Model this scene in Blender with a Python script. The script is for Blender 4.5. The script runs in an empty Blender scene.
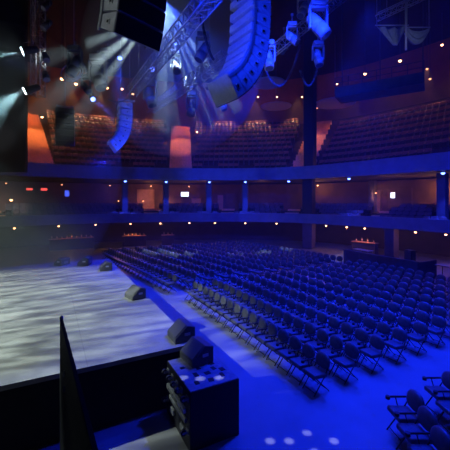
import bpy, bmesh, math, random
from mathutils import Vector, Matrix
random.seed(7)
S = bpy.context.scene
COL = S.collection
R = math.radians
FPX, HZ, CAMH = 330.0, 200.0, 4.9

def at(px, py, Y):
    """point of the hall seen at (px, py) of the photograph, at real depth Y"""
    return Vector(((px-225)/FPX*Y, Y, CAMH-(py-HZ)/FPX*Y))

TH = R(28)
WV = Vector((math.cos(TH), math.sin(TH), 0))       # from the stage into the house
UV = Vector((-math.sin(TH), math.cos(TH), 0))      # along the stage front, away from camera
def uw(u, w, z=0): return UV*u + WV*w + Vector((0, 0, z))

# ------------------------------------------------------------------ materials
MATS = {}
def mat(name, col, rough=.6, metal=0, noise=0, scale=8, emit=None, estr=0, bump=0, spec=.5):
    if name in MATS: return MATS[name]
    m = bpy.data.materials.new(name); m.use_nodes = True
    nt = m.node_tree; b = nt.nodes['Principled BSDF']
    b.inputs['Base Color'].default_value = (*col, 1)
    b.inputs['Roughness'].default_value = rough
    b.inputs['Metallic'].default_value = metal
    b.inputs['Specular IOR Level'].default_value = spec*.7
    if noise or bump:
        tc = nt.nodes.new('ShaderNodeTexCoord')
        n = nt.nodes.new('ShaderNodeTexNoise'); n.inputs['Scale'].default_value = scale
        n.inputs['Detail'].default_value = 5
        nt.links.new(tc.outputs['Object'], n.inputs['Vector'])
        if noise:
            r = nt.nodes.new('ShaderNodeValToRGB')
            r.color_ramp.elements[0].position = .3; r.color_ramp.elements[1].position = .7
            r.color_ramp.elements[0].color = (*[c*(1-noise) for c in col], 1)
            r.color_ramp.elements[1].color = (*[min(1, c*(1+noise)) for c in col], 1)
            nt.links.new(n.outputs['Fac'], r.inputs['Fac'])
            nt.links.new(r.outputs['Color'], b.inputs['Base Color'])
        if bump:
            bp = nt.nodes.new('ShaderNodeBump'); bp.inputs['Strength'].default_value = bump
            nt.links.new(n.outputs['Fac'], bp.inputs['Height'])
            nt.links.new(bp.outputs['Normal'], b.inputs['Normal'])
    if emit:
        b.inputs['Emission Color'].default_value = (*emit, 1)
        b.inputs['Emission Strength'].default_value = estr
    MATS[name] = m
    return m

M_blackbox = mat('black_paint', (.012, .012, .014), .5, 0, .3, 30)
M_greymetal = mat('grey_metal', (.30, .31, .32), .45, .6, .2, 25)
M_steel = mat('bright_steel', (.62, .63, .62), .35, .8, .15, 40)
M_grille = mat('black_grille', (.008, .008, .01), .7, 0, .3, 90)
M_cab = mat('cabinet_grey', (.34, .35, .37), .55, 0, .12, 14)
M_alu = mat('aluminium', (.38, .39, .41), .4, .5, .12, 30)
M_fix = mat('fixture_black', (.05, .05, .055), .45, .1, .2, 30)
M_fixlight = mat('fixture_grey', (.24, .24, .24), .5, .1, .2, 20)
M_chairpad = mat('chair_vinyl', (.105, .108, .115), .40, 0, .2, 12, bump=.1)
M_chairframe = mat('chair_frame', (.022, .022, .025), .4, .4)
M_seat = mat('balcony_upholstery', (.22, .085, .06), .7, 0, .25, 5)
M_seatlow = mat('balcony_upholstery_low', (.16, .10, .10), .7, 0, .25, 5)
M_tier = mat('tier_carpet', (.05, .03, .03), .9, 0, .3, 3)
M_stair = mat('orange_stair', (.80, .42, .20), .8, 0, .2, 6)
M_fascia = mat('fascia_paint', (.20, .20, .23), .5, 0, .12, 1.5)
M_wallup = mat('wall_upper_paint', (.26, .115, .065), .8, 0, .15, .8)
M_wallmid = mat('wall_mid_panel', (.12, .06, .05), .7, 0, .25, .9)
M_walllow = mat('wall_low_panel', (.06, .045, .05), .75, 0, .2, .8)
M_ceil = mat('ceiling_black', (.012, .012, .014), .9, 0, .3, 1)
M_skirt = mat('stage_skirt', (.006, .006, .008), .9, 0, .3, 6)
M_pillar = mat('pillar_paint', (.10, .08, .09), .6, 0, .15, 2)
M_drape = mat('drape_cloth', (.30, .32, .32), .9, 0, .15, 4)
M_cloud = mat('pale_disc', (.40, .40, .42), .8, 0, .1, 3)
M_wood = mat('bar_wood', (.35, .15, .07), .5, 0, .3, 3)
M_cable = mat('cable_black', (.02, .02, .022), .6)
M_flat = mat('masking_flat', (.006, .006, .007), .95, 0, .3, 5, spec=.1)
M_niche = mat('niche_warm_lit', (.32, .16, .12), .7, 0, .15, 2)  # warm light on these wall bays is put into their orange colour
E_warm = mat('warm_lamp', (1, .7, .4), .4, emit=(1, .44, .19), estr=9)
E_warms = mat('warm_lamp_small', (1, .7, .4), .4, emit=(1, .36, .15), estr=2.5)
E_blue = mat('blue_lamp', (.4, .5, 1), .4, emit=(.10, .18, 1), estr=9)
E_white = mat('white_lens', (1, 1, 1), .4, emit=(.75, .88, 1), estr=22)
E_exit = mat('exit_red', (1, .1, .1), .4, emit=(1, .10, .07), estr=1.6)
E_screen = mat('screen_white', (.8, .9, 1), .4, emit=(.70, .80, 1), estr=2.2)
E_screenb = mat('screen_blue', (.2, .3, 1), .4, emit=(.08, .14, 1), estr=1.2)
M_glassb = mat('bottle_glass', (.55, .35, .2), .15)

def stage_material():
    m = bpy.data.materials.new('stage_deck'); m.use_nodes = True
    nt = m.node_tree; b = nt.nodes['Principled BSDF']
    tc = nt.nodes.new('ShaderNodeTexCoord')
    br = nt.nodes.new('ShaderNodeTexBrick')
    br.offset = 0; br.inputs['Scale'].default_value = 1
    br.inputs['Brick Width'].default_value = 2.44; br.inputs['Row Height'].default_value = 1.22
    br.inputs['Mortar Size'].default_value = .012
    br.inputs['Color1'].default_value = (.36, .36, .34, 1); br.inputs['Color2'].default_value = (.32, .325, .31, 1)
    br.inputs['Mortar'].default_value = (.28, .28, .27, 1)
    nt.links.new(tc.outputs['Object'], br.inputs['Vector'])
    n = nt.nodes.new('ShaderNodeTexNoise'); n.inputs['Scale'].default_value = 1.6; n.inputs['Detail'].default_value = 8
    n.inputs['Roughness'].default_value = .7
    nt.links.new(tc.outputs['Object'], n.inputs['Vector'])
    mr = nt.nodes.new('ShaderNodeMapRange'); mr.inputs['From Min'].default_value = .3; mr.inputs['From Max'].default_value = .7
    mr.inputs['To Min'].default_value = .75; mr.inputs['To Max'].default_value = 1.15
    nt.links.new(n.outputs['Fac'], mr.inputs['Value'])
    mx = nt.nodes.new('ShaderNodeMix'); mx.data_type = 'RGBA'; mx.blend_type = 'MULTIPLY'; mx.inputs[0].default_value = 1
    nt.links.new(br.outputs['Color'], mx.inputs[6]); nt.links.new(mr.outputs['Result'], mx.inputs[7])
    nt.links.new(mx.outputs[2], b.inputs['Base Color'])
    b.inputs['Roughness'].default_value = .55
    return m
M_stage = stage_material()
M_floor = mat('arena_floor', (.20, .20, .21), .5, 0, .14, .9)

# ------------------------------------------------------------------ mesh builder
class MB:
    def __init__(s): s.bm = bmesh.new(); s.mi = 0
    def _mark(s, faces):
        for f in faces: f.material_index = s.mi
    def box(s, c, size, rot=None, bev=0, seg=2):
        M = Matrix.Translation(Vector(c)) @ (rot.to_4x4() if rot else Matrix()) @ Matrix.Diagonal((*size, 1))
        r = bmesh.ops.create_cube(s.bm, size=1, matrix=M)
        vs = r['verts']; fs = {f for v in vs for f in v.link_faces}
        s._mark(fs)
        if bev:
            es = list({e for v in vs for e in v.link_edges})
            q = bmesh.ops.bevel(s.bm, geom=es, offset=bev, segments=seg, profile=.6, affect='EDGES')
            s._mark(q['faces'])
            for f in q['faces']: f.smooth = True
        return s
    def cyl(s, p, q, r, r2=None, n=10, caps=True):
        p = Vector(p); q = Vector(q); d = q-p
        if d.length < 1e-6: return s
        M = Matrix.Translation((p+q)/2) @ d.to_track_quat('Z', 'Y').to_matrix().to_4x4()
        k = bmesh.ops.create_cone(s.bm, cap_ends=caps, segments=n, radius1=r, radius2=r if r2 is None else r2, depth=d.length, matrix=M)
        fs = {f for v in k['verts'] for f in v.link_faces}
        s._mark(fs)
        for f in fs:
            if len(f.verts) == 4: f.smooth = True
        return s
    def path(s, pts, r, n=8):
        for a, b in zip(pts[:-1], pts[1:]): s.cyl(a, b, r, n=n)
        for a in pts[1:-1]: s.ball(a, r, 6, 4)
        return s
    def ball(s, c, r, u=12, v=8, sc=(1, 1, 1)):
        M = Matrix.Translation(Vector(c)) @ Matrix.Diagonal((*sc, 1))
        k = bmesh.ops.create_uvsphere(s.bm, u_segments=u, v_segments=v, radius=r, matrix=M)
        fs = {f for w in k['verts'] for f in w.link_faces}; s._mark(fs)
        for f in fs: f.smooth = True
        return s
    def poly(s, pts):
        f = s.bm.faces.new([s.bm.verts.new(Vector(p)) for p in pts]); f.material_index = s.mi
        return s
    def prism(s, outline, depth, M, bev=0):
        """outline in the local xz plane, extruded along y by depth"""
        a = [s.bm.verts.new(M @ Vector((x, -depth/2, z))) for x, z in outline]
        b = [s.bm.verts.new(M @ Vector((x, depth/2, z))) for x, z in outline]
        n = len(outline)
        fs = [s.bm.faces.new(a), s.bm.faces.new(b[::-1])]
        for i in range(n): fs.append(s.bm.faces.new((a[i], b[i], b[(i+1) % n], a[(i+1) % n])))
        s._mark(fs)
        return s
    def grid(s, rows, close=False):
        V = [[s.bm.verts.new(Vector(p)) for p in r] for r in rows]
        for i in range(len(V)-1):
            for j in range(len(V[0])-1):
                f = s.bm.faces.new((V[i][j], V[i][j+1], V[i+1][j+1], V[i+1][j])); f.material_index = s.mi; f.smooth = True
        return s
    def build(s, name, mats, parent=None, origin=None):
        bmesh.ops.recalc_face_normals(s.bm, faces=s.bm.faces[:])
        if origin is not None: bmesh.ops.translate(s.bm, vec=-Vector(origin), verts=s.bm.verts[:])
        me = bpy.data.meshes.new(name); s.bm.to_mesh(me); s.bm.free()
        for m in (mats if isinstance(mats, (list, tuple)) else [mats]): me.materials.append(m)
        o = bpy.data.objects.new(name, me); COL.objects.link(o)
        if origin is not None: o.location = origin
        if parent: o.parent = parent
        return o

def tag(o, label, cat, group=None, kind=None):
    if label: o['label'] = label
    if cat: o['category'] = cat
    if group: o['group'] = group
    if kind: o['kind'] = kind
    return o
def thing(name, label, cat, loc=(0, 0, 0), rz=0, group=None, kind=None):
    o = bpy.data.objects.new(name, None); COL.objects.link(o)
    o.location = loc; o.rotation_euler = (0, 0, rz); o.empty_display_size = .2
    return tag(o, label, cat, group, kind)
def copy_tree(o, parent=None):
    c = o.copy(); COL.objects.link(c)
    if parent: c.parent = parent
    for ch in o.children: copy_tree(ch, c)
    return c
ONES = 'zeroth first second third fourth fifth sixth seventh eighth ninth tenth eleventh twelfth thirteenth fourteenth fifteenth sixteenth seventeenth eighteenth nineteenth'.split()
TENS = {20: 'twent', 30: 'thirt', 40: 'fort', 50: 'fift', 60: 'sixt', 70: 'sevent', 80: 'eight', 90: 'ninet'}
def nth(n):
    if n < 20: return ONES[n]
    if n >= 100: return 'hundred and '+nth(n-100) if n > 100 else 'hundredth'
    return TENS[n//10*10]+'ieth' if n % 10 == 0 else TENS[n//10*10]+'y-'+ONES[n % 10]

# ------------------------------------------------------------------ lights
def lamp(kind, name, loc, power, col, aim=None, size=45, blend=1, rad=.1):
    l = bpy.data.lights.new(name, kind); l.energy = power; l.color = col
    l.shadow_soft_size = rad
    if kind == 'SPOT': l.spot_size = R(size); l.spot_blend = blend
    o = bpy.data.objects.new(name, l); COL.objects.link(o); o.location = loc
    if aim is not None: o.rotation_euler = (Vector(aim)-Vector(loc)).to_track_quat('-Z', 'Y').to_euler()
    return o
WARM = (1, .42, .17); BLUE = (.005, .022, 1); WHITE = (.86, 1, .93)

# ------------------------------------------------------------------ hall plan: balcony front curve
CTRL = [(-27, 14), (-24.5, 20), (-21, 25.5), (-15, 31.3), (-7, 34.4), (0, 35), (6.7, 33.6), (11.2, 29.3), (15.6, 23), (19.4, 16.6), (22.5, 10), (24, 4)]
def catmull(P, n=14):
    out = []
    P = [Vector(p) for p in P]
    Q = [P[0]*2-P[1]] + P + [P[-1]*2-P[-2]]
    for i in range(1, len(Q)-2):
        a, b, c, d = Q[i-1:i+3]
        for k in range(n):
            t = k/n
            out.append(.5*((2*b)+(c-a)*t+(2*a-5*b+4*c-d)*t*t+(3*b-a-3*c+d)*t**3))
    out.append(P[-1]); return out
RAW = catmull(CTRL)
def resample(P, step):
    L = [0]
    for a, b in zip(P[:-1], P[1:]): L.append(L[-1]+(b-a).length)
    n = int(L[-1]/step); out = []; j = 0
    for i in range(n+1):
        s = i*step
        while j < len(L)-2 and L[j+1] < s: j += 1
        t = (s-L[j])/(L[j+1]-L[j]); out.append(P[j].lerp(P[j+1], t))
    return out
BASE = resample(RAW, .8)
NRM = []
for i in range(len(BASE)):
    t = (BASE[min(i+1, len(BASE)-1)]-BASE[max(i-1, 0)]).normalized()
    NRM.append(Vector((-t.y, t.x)))          # outward: away from the stage
for _ in range(6):
    NRM = [((NRM[max(i-1, 0)]+NRM[i]*2+NRM[min(i+1, len(NRM)-1)])/4).normalized() for i in range(len(NRM))]
def ring(off, z): return [Vector((p.x+n.x*off, p.y+n.y*off, z)) for p, n in zip(BASE, NRM)]
def fbase(s):
    i = max(0, min(len(BASE)-1.001, s/.8)); k = int(i); t = i-k
    return BASE[k].lerp(BASE[k+1], t), NRM[k].lerp(NRM[k+1], t).normalized()
def on(s, off, z):
    p, n = fbase(s); return Vector((p.x+n.x*off, p.y+n.y*off, z))
def s_of_px(px, off=0):
    best = min(range(len(BASE)*8), key=lambda k: abs(225+FPX*(on(k*.1, off, 0).x/max(.5, on(k*.1, off, 0).y))-px) + (1000 if on(k*.1, off, 0).y < 4 else 0))
    return best*.1
SLEN = .8*(len(BASE)-1)
def sweep(name, profile, m, parent=None, closed=True):
    b = MB()
    rings = [ring(o, z) for o, z in profile]
    if closed: rings.append(rings[0])
    V = [[b.bm.verts.new(p) for p in r] for r in (rings[:-1] if closed else rings)]
    if closed: V.append(V[0])
    for i in range(len(V)-1):
        for j in range(len(V[0])-1):
            b.bm.faces.new((V[i][j], V[i][j+1], V[i+1][j+1], V[i+1][j]))
    if closed:
        b.bm.faces.new([V[i][0] for i in range(len(V)-1)]); b.bm.faces.new([V[i][-1] for i in range(len(V)-1)])
    return b.build(name, m, parent)

# ------------------------------------------------------------------ setting
def struct(o, label=None, cat=None): return tag(o, label, cat, None, 'structure')
b = MB(); b.box((0, 20, -.1), (110, 90, .2)); struct(b.build('floor', M_floor), 'dark concrete arena floor washed in blue light', 'floor')
b = MB(); b.box((0, 20, 22.2), (110, 90, .3)); struct(b.build('ceiling', M_ceil), 'black ceiling high above the hall', 'ceiling')
NUP = 11
UPZ0, RISE, DEP = 7.35, .75, .95
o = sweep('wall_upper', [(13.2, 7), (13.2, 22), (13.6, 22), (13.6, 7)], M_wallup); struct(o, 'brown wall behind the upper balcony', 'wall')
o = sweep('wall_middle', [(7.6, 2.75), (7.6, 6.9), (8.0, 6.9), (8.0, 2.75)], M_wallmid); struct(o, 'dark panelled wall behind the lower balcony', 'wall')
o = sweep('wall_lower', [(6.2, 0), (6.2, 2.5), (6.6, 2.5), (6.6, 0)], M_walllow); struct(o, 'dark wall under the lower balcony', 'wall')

# upper balcony: one structure with tiers, fascia, rail and stairs
S_ST = [s_of_px(44), s_of_px(181), s_of_px(296)]
S_LOW = [s_of_px(4), s_of_px(152), s_of_px(226), s_of_px(285), s_of_px(362), s_of_px(452)]
ub = thing('balcony', 'upper balcony with steep tiers and a blue-lit front', 'balcony', kind='structure')
prof = [(0.3, 7.05), (0.3, UPZ0)]
for i in range(NUP):
    z = UPZ0+i*RISE; o0 = .45+i*DEP
    if i: prof.append((o0, z))
    prof.append((o0+DEP, z))
prof += [(13.2, UPZ0+(NUP-1)*RISE), (13.2, 7.05)]
sweep('tiers', prof, M_tier, ub)
sweep('fascia', [(-.12, 7.0), (-.12, 8.15), (.25, 8.15), (.25, 7.0)], M_fascia, ub)
sweep('fascia_trim', [(-.2, 8.1), (-.2, 8.25), (.3, 8.25), (.3, 8.1)], M_fascia, ub)
sweep('fascia_ledge', [(-.2, 7.0), (-.2, 7.16), (-.12, 7.16), (-.12, 7.0)], M_fascia, ub)
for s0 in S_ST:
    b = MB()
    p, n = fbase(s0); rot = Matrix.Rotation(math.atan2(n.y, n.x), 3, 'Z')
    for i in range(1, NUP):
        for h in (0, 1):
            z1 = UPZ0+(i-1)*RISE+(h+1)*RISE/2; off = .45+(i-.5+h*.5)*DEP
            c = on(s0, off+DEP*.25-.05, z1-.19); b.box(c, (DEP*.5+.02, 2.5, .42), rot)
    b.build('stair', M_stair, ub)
# lower balcony
lb = thing('balcony', 'lower balcony with a low blue front and few rows', 'balcony', kind='structure')
LZ, LR = 2.75, .30
prof = [(.3, 2.6)]; 
for i in range(4):
    z = LZ+i*LR; prof += [(.45+i*.95 if i else .3, z), (.45+(i+1)*.95, z)]
prof += [(7.6, LZ+3*LR), (7.6, 2.6)]
sweep('tiers', prof, M_tier, lb)
sweep('fascia', [(-.1, 2.6), (-.1, 3.45), (.2, 3.45), (.2, 2.6)], M_fascia, lb)
sweep('fascia_trim', [(-.16, 3.40), (-.16, 3.52), (.26, 3.52), (.26, 3.40)], M_fascia, lb)
for s0 in S_LOW:
    b = MB(); p, n = fbase(s0); rot = Matrix.Rotation(math.atan2(n.y, n.x), 3, 'Z')
    for i in range(1, 5):
        for h in (0, 1):
            z1 = LZ+(i-1)*LR+(h+1)*LR/2; off = .45+(i-.5+h*.5)*.95
            if i == 4: z1 = LZ+3*LR+.02+h*.18; 
            b.box(on(s0, off+.24, z1-.1), (.475, 1.5, .2), rot)
    b.build('stair', M_stair, lb)

# pillars
M_pdark = mat('pillar_dark', (.035, .02, .02), .7, 0, .15, 2)
def pillar(px, off, z0, z1, wd, label, m=M_pillar):
    s = s_of_px(px, off); p, n = fbase(s); rot = Matrix.Rotation(math.atan2(n.y, n.x), 3, 'Z')
    c = on(s, off, (z0+z1)/2); b = MB(); b.box(c, (wd, wd, z1-z0), rot, .04)
    return struct(b.build('pillar', m, None, on(s, off, z0)), label, 'pillar')
pillar(310, 1.2, 7.35, 21.9, 1.0, 'tall dark pillar rising through the upper balcony', M_pdark)
pillar(309, .9, 3.0, 7.0, 1.0, 'dark pillar between the balconies under the tall pillar', M_pdark)
pillar(309, .9, 0, 2.6, 1.0, 'pillar under the lower balcony below the tall pillar')
pillar(392, .6, 0, 2.6, .8, 'blue-lit pillar standing behind the sound booth')
for px, lab in ((125, 'left of the lit niche'), (166, 'right of the lit niche'), (209, 'beside the screen bay'), (245, 'in the middle of the lower balcony'), (372, 'between the two right bays'), (443, 'beyond the booth at the far right')):
    pillar(px, 1.9 if px != 372 else 6.9, 3.05 if px != 372 else 3.65, 6.95, .62, 'pillar '+lab+' under a blue lamp' if px not in (372,) else 'dark wall pillar between the two right bays')
b = MB(); q = at(24, 0, 27); b.box((q.x-9, 27.3, 14.7), (18, .4, 15.0)); struct(b.build('wall_left', M_ceil), 'black wall closing the left end of the upper balcony', 'wall')
# lit wall niches / door recesses on the middle wall
k = 0
for px, wd, hh, m, lab in ((146, 2.2, 2.6, M_niche, 'orange-lit recess between two blue lamps'), (196, 1.3, 1.5, M_niche, 'small orange-lit panel beside the white screen'),
                     (220, .8, 1.9, M_niche, 'narrow orange-lit door panel at the middle bay'), (176, 1.8, 1.8, M_wallmid, 'dull brown panel holding the white screen'),
                     (375, 1.2, 2.3, M_niche, 'narrow warm-lit door panel in the right bay'), (399, 2.4, 2.4, M_wallmid, 'brown recess around the right screen'), (231, 1.4, 2.0, M_wallmid, 'brown door right of the narrow orange-lit panel')):
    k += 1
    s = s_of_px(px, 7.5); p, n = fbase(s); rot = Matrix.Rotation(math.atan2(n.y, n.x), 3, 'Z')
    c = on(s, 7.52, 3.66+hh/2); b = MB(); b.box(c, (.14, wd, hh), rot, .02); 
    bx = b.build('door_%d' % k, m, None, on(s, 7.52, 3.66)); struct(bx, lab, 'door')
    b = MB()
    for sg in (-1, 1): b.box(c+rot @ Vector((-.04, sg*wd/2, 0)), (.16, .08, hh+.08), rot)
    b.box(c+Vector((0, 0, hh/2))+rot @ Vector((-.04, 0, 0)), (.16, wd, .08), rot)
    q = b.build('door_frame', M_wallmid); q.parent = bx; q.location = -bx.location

# ------------------------------------------------------------------ stage
U0, U1, W0, WB, HS = 7.48, 20.7, 3.15, -16.0, 1.39
st = thing('stage', 'wide grey stage deck with black skirt, lit white', 'stage', uw(U0, W0), TH, kind='structure')
# local axes: x = w, y = u
b = MB(); b.box(((WB-W0)/2, (U1-U0)/2, HS-.05), (W0-WB, U1-U0, .1)); b.build('deck', M_stage, st)
b = MB(); b.box(((WB-W0)/2-.03, (U1-U0)/2, (HS-.1)/2), (W0-WB-.06, U1-U0-.06, HS-.1)); b.build('skirt', M_skirt, st)

# stage monitors
def monitor(loc, rz, label, sc=1.0):
    t = thing('stage_monitor', label, 'stage monitor', loc, rz, 'wedge monitors along the stage front')
    w, d, h = .62*sc, .52*sc, .40*sc
    prof = [(-d/2, 0), (d/2, 0), (d/2, h*.32), (-d*.10, h), (-d/2, h*.86)]
    M = Matrix(((0, 1, 0, 0), (1, 0, 0, 0), (0, 0, 1, 0), (0, 0, 0, 1)))
    b = MB(); b.prism(prof, w, M); bmesh.ops.bevel(b.bm, geom=b.bm.edges[:], offset=.012, segments=1, affect='EDGES')
    b.build('body', M_cabm, t)
    # sloping grille faces local +y
    a = Vector((0, d/2, h*.32)); c = Vector((0, -d*.10, h)); mid = (a+c)/2; ang = math.atan2(c.z-a.z, c.y-a.y)
    b = MB(); b.box(mid+Vector((0, .008, .012)), (w*.9, (c-a).length*.88, .02), Matrix.Rotation(ang, 3, 'X'), .006); b.build('grille', M_grille2, t)
    for sg in (-1, 1):
        b = MB(); b.box((sg*(w/2+.004), -d*.1, h*.5), (.02, .15, .07), None, .008); b.build('handle', M_steel, t)
    b = MB(); b.box((0, -d/2-.006, h*.35), (w*.4, .02, h*.3), None, .004); b.build('connector_panel', M_greymetal, t)
    return t
M_cabm = mat('monitor_paint', (.11, .112, .115), .45, 0, .15, 20)
M_grille2 = mat('monitor_grille', (.15, .15, .16), .55, .3, .3, 90)
ang_face = TH+math.pi/2      # grille looks back over the stage (-w)
monitor(at(181, 338, 8.40), ang_face+.0, 'wedge monitor on the stage corner just behind the black cabinet')
monitor(Vector(uw(7.10, 3.02, 1.187)), ang_face+.1, 'wedge monitor sitting on top of the black cabinet', 1.05)
monitor(uw(12.0, 2.72, HS), ang_face+.25, 'lone wedge monitor halfway along the stage front edge')
monitor(uw(17.5, 2.5, HS), ang_face-.1, 'wedge monitor near the far end of the stage front', 1.1)
monitor(uw(19.4, 1.7, HS), ang_face-.4, 'farthest dark wedge monitor at the stage back corner', 1.1)
monitor(uw(20.0, .6, HS), ang_face-.8, 'dark wedge monitor on the far stage edge under purple light', 1.0)

# big black cabinet with casters on its side
cx0, cx1, cu0, cu1, ch = 2.4, 3.5, 5.95, 7.40, 1.166
cb = thing('subwoofer_cabinet', 'tall black subwoofer cabinet on the floor at the stage corner', 'speaker cabinet', uw(cu0, cx0), TH)
L, Wd = cu1-cu0, cx1-cx0
b = MB(); b.box((Wd/2, L/2, ch/2), (Wd, L, ch), None, .015); b.build('body', M_blackbox, cb)
M_top = mat('cabinet_top_board', (.24, .24, .26), .6, 0, .25, 9)
b = MB(); b.box((Wd/2, L/2, ch+.004), (Wd-.04, L-.04, .012)); b.build('top_board', M_top, cb)
rd = random.Random(3)
for x, y in ((.25, .25), (.55, .22), (.85, .3), (.35, .55), (.6, .5), (.8, .62), (.95, .5), (.5, .8), (.2, .95), (.85, .85)):
    b = MB(); b.box((x, y, ch+.014), (rd.uniform(.08, .14), rd.uniform(.08, .16), .012), Matrix.Rotation(rd.uniform(-.2, .2), 3, 'Z'), .004)
    b.build('recess_plate', M_blackbox, cb)
def caster(p, parent):
    b = MB(); b.box(Vector(p)+Vector((-.012, 0, 0)), (.024, .12, .10), None, .004); b.box(Vector(p)+Vector((-.06, .04, 0)), (.09, .01, .05)); b.box(Vector(p)+Vector((-.06, -.04, 0)), (.09, .01, .05))
    o = b.build('caster', M_greymetal, parent)
    b = MB(); b.cyl(Vector(p)+Vector((-.10, -.028, 0)), Vector(p)+Vector((-.10, .028, 0)), .058, n=16); o2 = b.build('wheel', mat('rubber', (.03, .03, .032), .6), o)
    b = MB(); b.cyl(Vector(p)+Vector((-.10, -.034, 0)), Vector(p)+Vector((-.10, .034, 0)), .026, n=12); b.build('wheel_hub', M_steel, o)
for y in (.12, .45, .72, 1.0, 1.3): caster((0, y, ch-.16), cb)
for y in (.12, 1.32): caster((0, y, .36), cb)
b = MB(); b.box((-.05, .68, .74), (.07, 1.05, .10), None, .01)
b.mi = 1
for y in (.3, .55, .8, 1.05): b.cyl((-.09, y, .74), (-.08, y, .74), .018, n=8)
b.build('rail', [M_steel, M_blackbox], cb)
b = MB(); b.box((-.035, .62, .55), (.05, .95, .09), None, .01); b.build('rail', M_greymetal, cb)['label'] = 'dull lower rail'
for y in (.35, .95):
    b = MB(); b.box((-.03, y, .30), (.05, .2, .12), None, .01); b.build('latch', M_greymetal, cb)

# black masking flat in the foreground left
p0, p1 = at(61.5, 319, 6.2), at(95, 450, 2.96)
d = (Vector((p1.x, p1.y, 0))-Vector((p0.x, p0.y, 0))); ln = d.length+1.1; d.normalize()
rot = Matrix.Rotation(math.atan2(d.y, d.x), 3, 'Z')
mf = thing('masking_flat', 'black upright masking panel in front of the stage side', 'panel', (p0.x, p0.y, 0), math.atan2(d.y, d.x))
b = MB(); b.box((ln/2, 0, p0.z/2), (ln, .05, p0.z), None, .006); b.build('panel', M_flat, mf)
b = MB(); b.cyl((.02, 0, 0), (.02, 0, p0.z+.02), .03, n=10); b.build('end_post', M_fix, mf)
b = MB(); b.ball((.02, 0, p0.z+.03), .035); b.build('post_cap', M_greymetal, mf)
for zz, xx in ((2.1, 1.0), (1.85, 1.0)):
    b = MB(); b.box((xx, -.035, zz), (.05, .03, .09), None, .006); b.build('hinge', M_greymetal, mf)
for xx in (.4, 2.6):
    b = MB(); b.box((xx, .0, .02), (.12, .7, .04), None, .01); b.build('foot', M_fix, mf)

# ------------------------------------------------------------------ arena chairs
def chair_parts():
    P = []
    def back(b):
        pts = []
        N = 26; T = R(-13)
        def outl(k, sc):
            a = 2*math.pi*k/N; c, s_ = math.cos(a), math.sin(a)
            e = .80
            x = .25*sc*math.copysign(abs(c)**e, c); z = (.185 if s_ < 0 else .20)*sc*math.copysign(abs(s_)**(.75 if s_ < 0 else .95), s_)
            return x, z
        rings = []
        for yo, sc in ((.0, .0), (.058, .45), (.046, .80), (.022, .96), (-.015, 1.0), (-.042, .92), (-.058, .6), (-.062, 0)):
            rr = []
            for k in range(N+1):
                x, z = outl(k % N, max(sc, .001)); v = Vector((x, yo if sc else (.062 if yo == 0 else -.062), z))
                v = Matrix.Rotation(-T, 3, 'X') @ v
                rr.append(v+Vector((0, -.235, .715)))
            rings.append(rr)
        b.grid(rings)
        bmesh.ops.remove_doubles(b.bm, verts=b.bm.verts[:], dist=.0004)
    def seat(b):
        b.box((0, .02, .455), (.46, .45, .10), Matrix.Rotation(R(4), 3, 'X'), .028, 2)
    P.append(('backrest', back, M_chairpad)); P.append(('seat', seat, M_chairpad))
    for sx in (-1, 1):
        def lf(b, sx=sx): b.cyl((sx*.215, .25, 0), (sx*.215, -.10, .42), .014, n=7); b.cyl((sx*.215, -.10, .42), (sx*.205, -.215, .60), .014, n=7)
        def lr(b, sx=sx): b.cyl((sx*.19, -.27, 0), (sx*.19, .17, .42), .014, n=7)
        P.append(('leg', lf, M_chairframe)); P.append(('leg', lr, M_chairframe))
    P.append(('crossbar', lambda b: b.cyl((-.215, .20, .06), (.215, .20, .06), .010, n=6), M_chairframe))
    P.append(('crossbar', lambda b: b.cyl((-.19, -.22, .05), (.19, -.22, .05), .010, n=6), M_chairframe))
    def arm(b):
        b.box((.28, -.03, .655), (.04, .40, .032), Matrix.Rotation(R(3), 3, 'X'), .012, 2)
        b.cyl((.28, .19, .62), (.28, .19, .68), .046, n=14)
        b.cyl((.28, .02, .65), (.225, -.02, .40), .012, n=6)
    P.append(('armrest', arm, M_chairframe))
    return P
PARTS = chair_parts()
def make_chair():
    t = thing('folding_chair', '', 'chair')
    for nm, fn, m in PARTS:
        b = MB(); fn(b); b.build(nm, m, t)
    return t
def make_chair_single(name='folding_chair'):
    b = MB()
    for nm, fn, m in PARTS: b.mi = 0 if m is M_chairpad else 1; fn(b)
    # material index after bevel/grid is already set by mi
    return b.build(name, [M_chairpad, M_chairframe])
spots = []
NR, PITCH, CW = 12, 1.1, .57
for r in range(NR):
    for k in range(16):                                    # middle block
        u = 6.42+k*CW+(.03*r); w = 6.15+r*PITCH - .004*(u-11)**2
        spots.append((uw(u, w), 0.008*(u-11), 'middle', r+1, k+1))
    for k in range(22):                                    # far block, turned to the stage
        u0 = 16.9+k*CW; w = 5.75+r*PITCH-.13*(u0-16.5)+.02*r
        spots.append((uw(u0, w), .13, 'far', r+1, k+1))
RD, BK = Vector((.17, .985, 0)), Vector((.985, -.17, 0))      # corner block is turned towards the stage centre
for r in range(3):
    for k in range(6):
        spots.append((uw(4.3, 6.5)+BK*(r*PITCH)+RD*(r*.95-k*CW), -.42, 'corner', r+1, k+1))
def proj(p): return 225+FPX*p.x/p.y, HZ+FPX*(CAMH-p.z)/p.y
def inview(p, m=12):
    if p.y < 1: return False
    x, y = proj(p+Vector((0, 0, .6))); return -m < x < 450+m and y < 450+m+10
spots = [s for s in spots if inview(s[0])]
spots.sort(key=lambda s: (s[0]-Vector((0, 0, CAMH))).length)
proto = make_chair(); single = make_chair_single()
used_p = used_s = False
BLK = {'middle': ('near aisle', 'the middle block'), 'far': ('middle aisle', 'the far block'), 'corner': ('wide aisle', 'the near corner block')}
rest = []
rj = random.Random(5)
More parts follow.
